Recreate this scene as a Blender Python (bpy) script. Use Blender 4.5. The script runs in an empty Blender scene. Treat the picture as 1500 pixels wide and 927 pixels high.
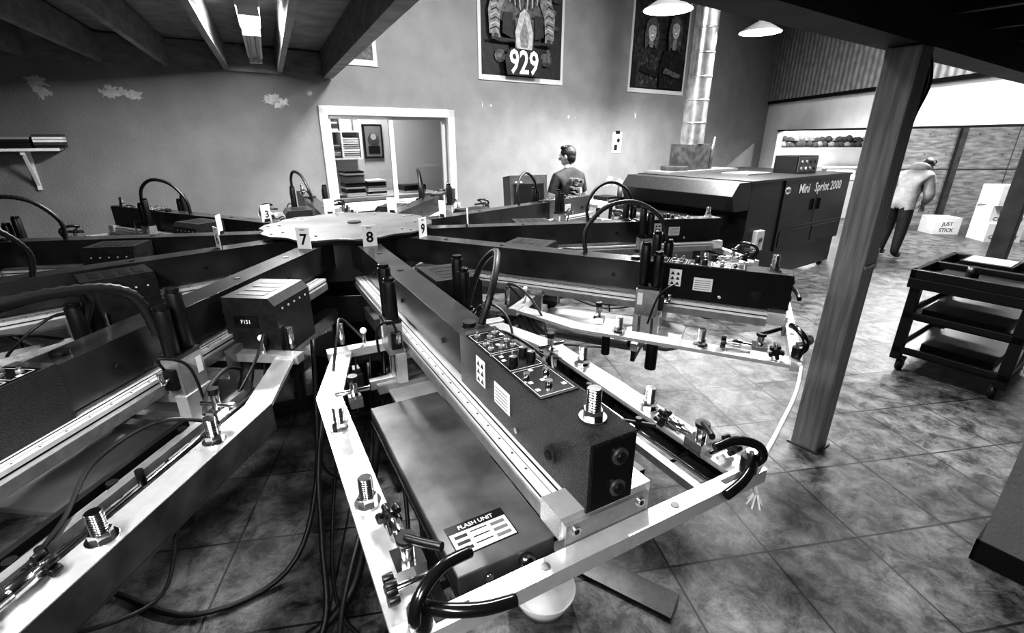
import bpy, math, random
from mathutils import Vector, Matrix
random.seed(4)
R=math.radians
scene=bpy.context.scene
# ------------------------------------------------------------ materials
MATS={}
def mat(name,c,rough=.5,metal=0,ns=0,na=0.0,bump=0.0,emit=0,c2=None,bs=None,spec=.5,stretch=None):
    m=bpy.data.materials.new(name); m.use_nodes=True
    nt=m.node_tree; p=nt.nodes['Principled BSDF']
    p.inputs['Base Color'].default_value=(c,c,c,1)
    p.inputs['Roughness'].default_value=rough; p.inputs['Metallic'].default_value=metal
    p.inputs['Specular IOR Level'].default_value=spec
    if emit:
        p.inputs['Emission Color'].default_value=(1,1,1,1); p.inputs['Emission Strength'].default_value=emit
    if ns:
        tc=nt.nodes.new('ShaderNodeTexCoord'); mp=nt.nodes.new('ShaderNodeMapping')
        if stretch: mp.inputs['Scale'].default_value=stretch
        nt.links.new(tc.outputs['Object'],mp.inputs['Vector'])
        n=nt.nodes.new('ShaderNodeTexNoise'); n.inputs['Scale'].default_value=ns; n.inputs['Detail'].default_value=8
        nt.links.new(mp.outputs[0],n.inputs['Vector'])
        r=nt.nodes.new('ShaderNodeValToRGB')
        a=max(0,c-na); b=c+na if c2 is None else c2
        r.color_ramp.elements[0].position=.35; r.color_ramp.elements[1].position=.68
        r.color_ramp.elements[0].color=(a,a,a,1); r.color_ramp.elements[1].color=(b,b,b,1)
        nt.links.new(n.outputs['Fac'],r.inputs['Fac']); nt.links.new(r.outputs['Color'],p.inputs['Base Color'])
        if bump:
            n2=nt.nodes.new('ShaderNodeTexNoise'); n2.inputs['Scale'].default_value=bs or ns; n2.inputs['Detail'].default_value=6
            nt.links.new(mp.outputs[0],n2.inputs['Vector'])
            bp=nt.nodes.new('ShaderNodeBump'); bp.inputs['Strength'].default_value=bump; bp.inputs['Distance'].default_value=.02
            nt.links.new(n2.outputs['Fac'],bp.inputs['Height']); nt.links.new(bp.outputs[0],p.inputs['Normal'])
    MATS[name]=m
    return m
mat('wall_paint',.215,.6,0,3,.02,.3,bs=60)
mat('wall_white',.72,.6,0,3,.04,.1)
mat('ceiling_dark',.05,.8,0,4,.02)
mat('joist_paint',.20,.6,0,6,.05,.1,stretch=(1,1,3))
mat('beam_dark',.03,.6,0,5,.012)
mat('post_wood',.19,.5,0,7,.05,.15,stretch=(6,6,.4))
mat('plywood',.17,.6,0,4,.07,.1,stretch=(1,1,5))
mat('steel_dark',.028,.32,.3,40,.008,.03)
mat('dryer_paint',.022,.4,.1,40,.006,.03)
mat('steel_arm',.065,.27,.6,6,.022,.02)
mat('black_tex',.013,.32,.1,120,.006,.6,bs=260)
mat('black',.007,.38)
mat('cloth_black',.015,.9); mat('cloth_gray',.08,.9)
mat('black_gloss',.008,.2)
mat('rubber',.008,.5)
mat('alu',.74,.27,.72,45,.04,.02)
mat('rail',.82,.32,.35,45,.04,.02)
mat('alu_dull',.36,.36,.7,30,.05,.03)
mat('disc',.085,.42,.25,6,.02,.03)
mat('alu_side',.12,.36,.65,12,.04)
mat('chrome',.75,.15,1)
mat('galv',.6,.24,.9,9,.15,.05)
mat('corr',.40,.32,.6,8,.08)
mat('white',.8,.5)
mat('paper',.85,.6)
mat('label',.7,.5)
mat('pallet',.46,.33,.45,8,.08,.03)
mat('flash_top',.14,.34,.4,7,.05,.03)
mat('gray',.3,.5); mat('lightgray',.5,.5); mat('darkgray',.06,.5); mat('midgray',.15,.5)
mat('p_black',.008,.5,0,14,.006); mat('p_dark',.03,.5,0,16,.022); mat('p_mid',.085,.5,0,18,.05); mat('p_gray',.19,.5,0,18,.08); mat('p_light',.38,.5,0,20,.10)
mat('card',.52,.7,0,6,.04)
mat('skin',.28,.5); mat('hair',.010,.5,0,60,.005,.3)
mat('tshirt',.022,.8,0,12,.008,.3,bs=14); mat('jeans',.03,.8,0,30,.01,.2)
mat('hoodie',.24,.85,0,10,.04,.5,bs=12); mat('pants',.010,.8,0,10,.003)
mat('bulb',1,.5,emit=60); mat('tube',1,.5,emit=55); mat('dish_in',.9,.4,emit=6)
mat('spackle',.50,.7,0,20,.08,.1)
mat('rope',.7,.9)
g=bpy.data.materials.new('glass'); g.use_nodes=True
nt=g.node_tree; nt.nodes.clear(); o=nt.nodes.new('ShaderNodeOutputMaterial'); mx=nt.nodes.new('ShaderNodeMixShader')
t=nt.nodes.new('ShaderNodeBsdfTransparent'); gl=nt.nodes.new('ShaderNodeBsdfGlossy'); gl.inputs['Roughness'].default_value=.02
t.inputs['Color'].default_value=(.82,.82,.82,1); mx.inputs[0].default_value=.07
nt.links.new(t.outputs[0],mx.inputs[1]); nt.links.new(gl.outputs[0],mx.inputs[2]); nt.links.new(mx.outputs[0],o.inputs[0]); MATS['glass']=g
# floor: slate tiles
f=bpy.data.materials.new('floor_tile'); f.use_nodes=True; nt=f.node_tree; p=nt.nodes['Principled BSDF']
tc=nt.nodes.new('ShaderNodeTexCoord'); mp=nt.nodes.new('ShaderNodeMapping'); mp.inputs['Rotation'].default_value=(0,0,R(-10))
nt.links.new(tc.outputs['Object'],mp.inputs['Vector'])
br=nt.nodes.new('ShaderNodeTexBrick'); br.offset=0; br.squash=1
br.inputs['Scale'].default_value=1; br.inputs['Brick Width'].default_value=.5; br.inputs['Row Height'].default_value=.5
br.inputs['Mortar Size'].default_value=.0055; br.inputs['Mortar Smooth'].default_value=.15
br.inputs['Color1'].default_value=(.75,.75,.75,1); br.inputs['Color2'].default_value=(1.15,1.15,1.15,1); br.inputs['Mortar'].default_value=(.12,.12,.12,1)
nt.links.new(mp.outputs[0],br.inputs['Vector'])
n1=nt.nodes.new('ShaderNodeTexNoise'); n1.inputs['Scale'].default_value=7; n1.inputs['Detail'].default_value=15; n1.inputs['Roughness'].default_value=.82; n1.inputs['Distortion'].default_value=.4
nt.links.new(tc.outputs['Object'],n1.inputs['Vector'])
cr=nt.nodes.new('ShaderNodeValToRGB'); cr.color_ramp.elements[0].position=.42; cr.color_ramp.elements[0].color=(.013,.013,.013,1)
cr.color_ramp.elements[1].position=.62; cr.color_ramp.elements[1].color=(.155,.155,.155,1)
nt.links.new(n1.outputs['Fac'],cr.inputs['Fac'])
ml=nt.nodes.new('ShaderNodeMixRGB'); ml.blend_type='MULTIPLY'; ml.inputs[0].default_value=1
nt.links.new(cr.outputs[0],ml.inputs[1]); nt.links.new(br.outputs['Color'],ml.inputs[2]); nt.links.new(ml.outputs[0],p.inputs['Base Color'])
rr=nt.nodes.new('ShaderNodeMapRange'); rr.inputs['To Min'].default_value=.22; rr.inputs['To Max'].default_value=.5
nt.links.new(n1.outputs['Fac'],rr.inputs[0]); nt.links.new(rr.outputs[0],p.inputs['Roughness'])
bp=nt.nodes.new('ShaderNodeBump'); bp.inputs['Strength'].default_value=.5; bp.inputs['Distance'].default_value=.01
ad=nt.nodes.new('ShaderNodeMath'); ad.operation='SUBTRACT'; nt.links.new(n1.outputs['Fac'],ad.inputs[0]); nt.links.new(br.outputs['Fac'],ad.inputs[1])
nt.links.new(ad.outputs[0],bp.inputs['Height']); nt.links.new(bp.outputs[0],p.inputs['Normal']); MATS['floor_tile']=f

# ------------------------------------------------------------ mesh builder
_tc={}
def text_data(s,size):
    k=(s,size)
    if k in _tc: return _tc[k]
    cu=bpy.data.curves.new('t','FONT'); cu.body=s; cu.size=size; cu.align_x='CENTER'; cu.align_y='CENTER'; cu.offset=size*.02
    cu.resolution_u=2
    ob=bpy.data.objects.new('t',cu); scene.collection.objects.link(ob)
    bpy.context.view_layer.update()
    me=bpy.data.meshes.new_from_object(ob.evaluated_get(bpy.context.evaluated_depsgraph_get()))
    d=([v.co.copy() for v in me.vertices],[list(q.vertices) for q in me.polygons])
    bpy.data.objects.remove(ob); bpy.data.curves.remove(cu); bpy.data.meshes.remove(me)
    _tc[k]=d; return d
class B:
    def __init__(s): s.v=[]; s.f=[]; s.m=[]; s.s=[]; s.ml=[]
    def mi(s,m):
        if m not in s.ml: s.ml.append(m)
        return s.ml.index(m)
    def add(s,vs,fs,m,sm=False):
        o=len(s.v); s.v+= [Vector(v) for v in vs]; k=s.mi(m)
        for i,fc in enumerate(fs):
            s.f.append([a+o for a in fc]); s.m.append(k); s.s.append(sm if isinstance(sm,bool) else sm[i])
        return s
    def box(s,x0,x1,y0,y1,z0,z1,m):
        vs=[(x0,y0,z0),(x1,y0,z0),(x1,y1,z0),(x0,y1,z0),(x0,y0,z1),(x1,y0,z1),(x1,y1,z1),(x0,y1,z1)]
        return s.add(vs,[(0,3,2,1),(4,5,6,7),(0,1,5,4),(1,2,6,5),(2,3,7,6),(3,0,4,7)],m)
    def rbox(s,c,size,m,rot=None):
        M=rot or Matrix.Identity(3); hx,hy,hz=[a/2 for a in size]; c=Vector(c)
        vs=[c+M@Vector(q) for q in [(-hx,-hy,-hz),(hx,-hy,-hz),(hx,hy,-hz),(-hx,hy,-hz),(-hx,-hy,hz),(hx,-hy,hz),(hx,hy,hz),(-hx,hy,hz)]]
        return s.add(vs,[(0,3,2,1),(4,5,6,7),(0,1,5,4),(1,2,6,5),(2,3,7,6),(3,0,4,7)],m)
    def bar(s,p1,p2,w,h,m):
        p1=Vector(p1);p2=Vector(p2); d=(p2-p1); L=d.length; d.normalize()
        y=Vector((0,0,1)).cross(d); 
        if y.length<1e-4: y=Vector((0,1,0))
        y.normalize(); z=d.cross(y)
        M=Matrix((d,y,z)).transposed()
        return s.rbox((p1+p2)/2,(L,w,h),m,M)
    def prism(s,pts,z0,z1,m,ax='z'):
        n=len(pts)
        def P(a,b,c): return (a,b,c) if ax=='z' else ((a,c,b) if ax=='y' else (c,a,b))
        vs=[P(a,b,z0) for a,b in pts]+[P(a,b,z1) for a,b in pts]
        fs=[list(range(n))[::-1],list(range(n,2*n))]+[(i,(i+1)%n,n+(i+1)%n,n+i) for i in range(n)]
        return s.add(vs,fs,m)
    def cyl(s,p1,p2,r,m,r2=None,seg=14,smooth=True,caps=True):
        p1=Vector(p1);p2=Vector(p2); r2=r if r2 is None else r2
        d=(p2-p1).normalized(); a=Vector((0,0,1)) if abs(d.z)<.9 else Vector((1,0,0)); u=d.cross(a).normalized(); w=d.cross(u)
        vs=[];fs=[];sm=[]
        for i in range(seg):
            t=2*math.pi*i/seg; q=u*math.cos(t)+w*math.sin(t); vs.append(p1+q*r)
        for i in range(seg):
            t=2*math.pi*i/seg; q=u*math.cos(t)+w*math.sin(t); vs.append(p2+q*r2)
        for i in range(seg): fs.append((i,(i+1)%seg,seg+(i+1)%seg,seg+i)); sm.append(smooth)
        if caps: fs+=[list(range(seg))[::-1],list(range(seg,2*seg))]; sm+=[False,False]
        return s.add(vs,fs,m,sm)
    def tube(s,pts,r,m,seg=8,sub=6,ribs=False):
        P=[Vector(q) for q in pts]; Q=[]
        for i in range(len(P)-1):
            p0=P[max(i-1,0)];p1=P[i];p2=P[i+1];p3=P[min(i+2,len(P)-1)]
            for j in range(sub):
                t=j/sub
                Q.append(.5*((2*p1)+(-p0+p2)*t+(2*p0-5*p1+4*p2-p3)*t*t+(-p0+3*p1-3*p2+p3)*t**3))
        Q.append(P[-1]); n=len(Q); vs=[];fs=[];sm=[]; u=None
        for i in range(n):
            d=(Q[min(i+1,n-1)]-Q[max(i-1,0)]).normalized()
            if u is None:
                a=Vector((0,0,1)) if abs(d.z)<.9 else Vector((1,0,0)); u=d.cross(a).normalized()
            else: u=(u-d*u.dot(d)).normalized()
            w=d.cross(u); rad=r*(1.0 if (not ribs or i%2) else .82)
            for k in range(seg):
                t=2*math.pi*k/seg; vs.append(Q[i]+(u*math.cos(t)+w*math.sin(t))*rad)
        for i in range(n-1):
            for k in range(seg): fs.append((i*seg+k,i*seg+(k+1)%seg,(i+1)*seg+(k+1)%seg,(i+1)*seg+k)); sm.append(True)
        fs+=[list(range(seg))[::-1],list(range((n-1)*seg,n*seg))]; sm+=[False,False]
        return s.add(vs,fs,m,sm)
    def ell(s,c,r,m,rot=None,nu=16,nv=10,zmin=-1.0):
        c=Vector(c); M=rot or Matrix.Identity(3); vs=[];fs=[]
        for j in range(nv+1):
            ph=-math.pi/2+math.pi*j/nv; z=max(math.sin(ph),zmin); 
            for i in range(nu):
                t=2*math.pi*i/nu; vs.append(c+M@Vector((r[0]*math.cos(ph)*math.cos(t),r[1]*math.cos(ph)*math.sin(t),r[2]*z)))
        for j in range(nv):
            for i in range(nu): fs.append((j*nu+i,j*nu+(i+1)%nu,(j+1)*nu+(i+1)%nu,(j+1)*nu+i))
        return s.add(vs,fs,m,True)
    def text(s,body,size,o,xa,ya,m):
        vs,fs=text_data(body,size); o=Vector(o);xa=Vector(xa);ya=Vector(ya)
        return s.add([o+xa*v.x+ya*v.y for v in vs],fs,m)
    def mesh(s,name):
        me=bpy.data.meshes.new(name); me.from_pydata(s.v,[],s.f)
        for k in s.ml: me.materials.append(MATS[k])
        me.polygons.foreach_set('material_index',s.m); me.polygons.foreach_set('use_smooth',s.s); me.update(); return me
    def obj(s,name,parent=None,loc=(0,0,0),rz=0,bevel=0):
        return place(s.mesh(name),name,parent,loc,rz,bevel)
def place(me,name,parent=None,loc=(0,0,0),rz=0,bevel=0):
    ob=bpy.data.objects.new(name,me); scene.collection.objects.link(ob); ob.location=loc; ob.rotation_euler=(0,0,R(rz))
    if parent: ob.parent=parent
    if bevel:
        b=ob.modifiers.new('bev','BEVEL'); b.width=bevel; b.segments=2; b.limit_method='ANGLE'; b.angle_limit=R(50)
    return ob
def empty(name,loc=(0,0,0),rz=0):
    e=bpy.data.objects.new(name,None); scene.collection.objects.link(e); e.location=loc; e.rotation_euler=(0,0,R(rz)); e.empty_display_size=.2; return e
def ngon(cx,cy,r,n,a0=0,ry=None):
    ry=ry or r
    return [(cx+r*math.cos(a0+2*math.pi*i/n),cy+ry*math.sin(a0+2*math.pi*i/n)) for i in range(n)]

# ------------------------------------------------------------ camera
cam=bpy.data.cameras.new('camera'); co=bpy.data.objects.new('camera',cam); scene.collection.objects.link(co)
co.location=(0,0,1.85); co.rotation_euler=(R(90-20.6),0,0); cam.sensor_width=36; cam.lens=16.8; cam.clip_start=.02
scene.camera=co

# ------------------------------------------------------------ room shell
E1=Vector((.819,.574,0)); N=Vector((-.574,.819,0))
WL=(-3.67,5.24,0); WA=35
B().box(-10,15,-3.5,15,-.1,0,'floor_tile').obj('floor')
B().box(-10,5.95,-3.5,13,5.0,5.1,'ceiling_dark').obj('ceiling')
b=B()
b.box(-6.2,1.68,0,.15,0,5,'wall_paint').box(3.45,11.66,0,.15,0,5,'wall_paint')
b.box(1.68,3.45,0,.15,0,.95,'wall_paint').box(1.68,3.45,0,.15,2.15,5,'wall_paint')
b.obj('wall_back',loc=WL,rz=WA)
B().box(-8.9,-8.75,-3.4,2.3,0,5,'wall_paint').obj('wall_left')
B().box(-8.75,6.0,-3.5,-3.35,0,5,'wall_paint').obj('wall_front')
b=B(); b.box(5.87,6.0,11.3,11.98,0,2.55,'wall_white').box(5.87,6.0,4.6,11.3,1.98,2.55,'wall_white')
b.box(5.87,6.0,-3.35,4.6,0,2.55,'wall_white'); b.obj('wall_right')
b=B(); vs=[];n=int((11.98+3.35)/.035)
for i in range(n+1):
    y=-3.35+i*.035; x=5.86-.022*math.cos(i*math.pi/2)
    vs+=[(x,y,2.58),(x,y,5)]
b.add(vs,[(2*i,2*i+1,2*i+3,2*i+2) for i in range(n)],'corr',True)
b.box(5.9,6.0,-3.35,11.98,2.58,5,'corr')
b.obj('wall_right_corrugated')
B().box(5.82,5.868,-3.3,11.88,2.54,2.60,'black').box(5.85,5.868,4.6,11.3,1.96,1.99,'black').obj('trim_1')
B().box(8.0,13.5,10.7,10.8,0,3.2,'plywood').obj('wall_plywood')
b=B()
b.box(9.35,9.47,10.62,10.695,0,3.2,'beam_dark')
for z in (1.2,): b.box(8.0,13.4,10.68,10.698,z,z+.015,'darkgray')
for x in (8.15,10.6,11.9): b.box(x,x+.012,10.69,10.699,0,3.2,'darkgray')
for x in (8.3,8.75,9.2,9.8,10.4,10.75,11.3,11.8): 
    for z in (.3,.9,1.5,1.9): b.cyl((x,10.70,z),(x,10.692,z),.012,'black',seg=6)
b.obj('trim_plywood_battens')
B().box(5.87,9.8,13.5,13.6,0,3.2,'wall_white').box(9.7,9.8,10.81,13.5,0,3.2,'wall_white').obj('wall_far')
B().box(13.4,13.5,3,10.7,0,3.2,'wall_white').obj('wall_far_side')
B().box(6.01,13.5,3,3.1,0,3.2,'wall_white').obj('wall_far_front')
B().box(6.01,13.5,3,13.6,3.2,3.3,'ceiling_dark').obj('ceiling_adjoining')
b=B(); b.box(0,4.40,-.35,0,0,2.25,'wall_paint'); b.obj('wall_partition',loc=(2.16,1.70,0),rz=WA)
b=B(); b.box(-.012,0,-.36,.012,0,.11,'black').box(-.012,4.4,.0,.012,0,.11,'black'); b.obj('baseboard_partition',loc=(2.16,1.70,0),rz=WA)
# ------------------------------------------------------------ mezzanine left
mz=empty('mezzanine_floor_framing')
b=B(); d=Vector((.43,-.90,0)).normalized()
for i in range(0,14):
    s0=1.81-.52*i; P=Vector(WL)+E1*s0-N*.03
    w=.11 if i==0 else .045
    Lx=6.6 if i<6 else 5.0
    b.bar((P.x,P.y,2.63),(P.x+d.x*Lx,P.y+d.y*Lx,2.63),w,.24 if i else .27,'joist_paint')
P0=Vector(WL)+E1*1.85-N*.045; P1=Vector(WL)+E1*(-5.8)-N*.045
b.bar((P0.x,P0.y,2.63),(P1.x,P1.y,2.63),.05,.25,'joist_paint')
b.obj('joists',mz)
Pa=Vector(WL)+E1*1.86-N*.03; Pc=Vector(WL)+E1*(-5.6)-N*.03
q=[(Pa.x,Pa.y),(Pa.x+d.x*6.6,Pa.y+d.y*6.6),(-1.3,-3.2),(-8.6,-3.2),(Pc.x,Pc.y)]
B().prism(q,2.77,2.81,'joist_paint').obj('deck',mz)
# near mezzanine: beam + deck
mb=empty('mezzanine_support_beam')
Q=Vector((1.90,2.62,0)); b=B()
pa=Q-E1*1.9; pb=Q+E1*4.72
b.bar((pa.x,pa.y,2.43),(pb.x,pb.y,2.43),.18,.35,'beam_dark')
b.obj('beam',mb)
b=B()
for i in range(11):
    c=pa+E1*(.3+.6*i)-N*.1; e=c-N*3.0; b.bar((c.x,c.y,2.5),(min(e.x,5.6),e.y,2.5),.05,.2,'beam_dark')
b.obj('beam_joists',mb)
a1=pa-N*.05; a2=pb-N*.05; a3=Vector((5.7,.5,0)); a4=a1-N*3.4
B().prism([(a1.x,a1.y),(a4.x,a4.y),(a3.x,a3.y),(a2.x,a2.y)],2.61,2.65,'ceiling_dark').obj('beam_deck',mb)
def post(loc,mm,full=True):
    e=empty('wooden_post',loc,WA)
    B().box(-.075,.075,-.075,.075,0,2.25,mm).obj('timber',e,bevel=.006)
    if full:
        b=B(); b.box(-.09,.09,-.09,.09,0,.012,'alu_side'); b.obj('base_plate',e)
        b=B(); b.tube([(.095,-.03,2.24),(.10,-.03,1.9),(.10,-.03,1.5),(.10,-.03,1.28)],.020,'rubber')
        b.tube([(.095,-.03,1.16),(.095,-.03,.8),(.095,-.03,.4),(.095,-.03,.02)],.012,'rubber')
        b.obj('conduit',e)
        b=B(); b.box(.076,.14,-.06,.02,1.15,1.27,'alu_dull').box(.14,.145,-.045,.005,1.17,1.25,'gray').box(-.08,.076,-.082,-.076,1.18,1.2,'alu_dull'); b.obj('junction_box',e,bevel=.003)
        b=B(); b.tube([(.12,-.04,2.24),(.13,-.07,2.1),(.11,-.05,1.95),(.105,-.04,1.8)],.016,'black'); b.obj('cord',e)
    return e
post((1.91,2.60,0),'post_wood')
post((5.12,4.95,0),'beam_dark',False)

# ------------------------------------------------------------ interior window
b=B()
for (x0,x1,z0,z1) in [(1.66,1.76,.93,2.2),(3.38,3.48,.93,2.2),(1.66,3.48,2.10,2.2),(1.66,3.48,.93,1.0)]:
    b.box(x0,x1,-.03,.03,z0,z1,'wall_white')
for (x0,x1,z0,z1) in [(2.54,2.60,1.0,2.1),(1.76,1.80,1.0,2.1),(1.76,2.6,2.06,2.1),(1.76,2.6,1.0,1.04)]:
    b.box(x0,x1,.04,.07,z0,z1,'wall_white')
for (x0,x1,z0,z1) in [(2.56,2.61,1.0,2.1),(3.33,3.38,1.0,2.1),(2.6,3.38,2.06,2.1),(2.6,3.38,1.0,1.04)]:
    b.box(x0,x1,.08,.11,z0,z1,'lightgray')
b.box(1.8,2.54,.052,.056,1.04,2.06,'glass').box(2.61,3.33,.092,.096,1.04,2.06,'glass')
b.obj('window_1',loc=WL,rz=WA,bevel=.004)
b=B(); b.box(0.9,5.6,2.2,2.3,0,2.8,'lightgray').box(.8,.9,.16,2.3,0,2.8,'wall_white').box(5.6,5.7,.16,2.3,0,2.8,'wall_paint').box(.8,5.7,.16,2.3,2.8,2.9,'wall_white')
b.obj('wall_office',loc=WL,rz=WA)
e=empty('cubby_shelf',WL,WA)
b=B()
b.box(1.85,2.78,1.9,2.18,1.50,1.525,'white').box(1.85,2.78,1.9,2.18,2.35,2.375,'white')
for x in (1.85,2.13,2.45,2.755): b.box(x,x+.025,1.9,2.18,1.5,2.37,'white')
b.box(1.85,2.78,1.9,2.18,1.92,1.94,'white').obj('carcass',e)
b=B()
for k in range(9): b.box(2.47,2.74,1.92,2.16,1.53+k*.035,1.555+k*.035,random.choice(['lightgray','gray','paper']))
for k in range(6): b.box(2.17,2.43,1.92,2.16,1.53+k*.035,1.555+k*.035,random.choice(['darkgray','gray']))
for k in range(5): b.box(2.17,2.43,1.92,2.16,1.945+k*.035,1.97+k*.035,random.choice(['darkgray','paper','gray']))
for k in range(7): b.box(1.89,2.11,1.92,2.16,1.53+k*.03,1.55+k*.03,random.choice(['black','paper','gray']))
b.obj('folded_shirts',e)
b=B(); b.box(2.90,3.24,2.15,2.19,1.5,2.05,'black').box(2.93,3.21,2.14,2.151,1.53,2.02,'midgray').prism(ngon(3.07,1.80,.10,12),2.13,2.141,'darkgray','y').box(2.97,3.17,2.13,2.141,1.58,1.70,'black').prism(ngon(3.07,1.85,.05,12),2.125,2.13,'gray','y')
b.obj('framed_picture',loc=WL,rz=WA)
ed=empty('office_desk',WL,WA)
b=B(); b.box(1.2,3.9,1.3,2.15,.9,.95,'lightgray')
for x in (1.25,3.82): b.box(x,x+.05,1.35,1.4,0,.9,'gray').box(x,x+.05,2.05,2.1,0,.9,'gray')
b.obj('desk_frame',ed)
b=B()
for k in range(13): b.box(2.3,2.6,1.4,1.7,.96+k*.03,.985+k*.03,random.choice(['black','gray','paper','darkgray','black']))
for k in range(8): b.box(2.64,2.95,1.4,1.7,.96+k*.03,.985+k*.03,random.choice(['black','gray','paper','black']))
for k in range(5): b.box(1.5,1.8,1.5,1.8,.96+k*.03,.985+k*.03,random.choice(['black','gray','darkgray']))
for k in range(4): b.box(3.3,3.7,1.5,1.8,.96+k*.03,.985+k*.03,random.choice(['black','lightgray','paper']))
b.box(1.95,2.25,1.9,1.95,.95,1.40,'black').box(1.98,2.22,1.89,1.901,.99,1.36,'paper').prism([(2.04,1.05),(2.16,1.05),(2.16,1.2),(2.2,1.22),(2.18,1.3),(2.02,1.3),(2.0,1.22),(2.04,1.2)],1.88,1.889,'black','y')
b.obj('desk_items',ed)

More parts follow.
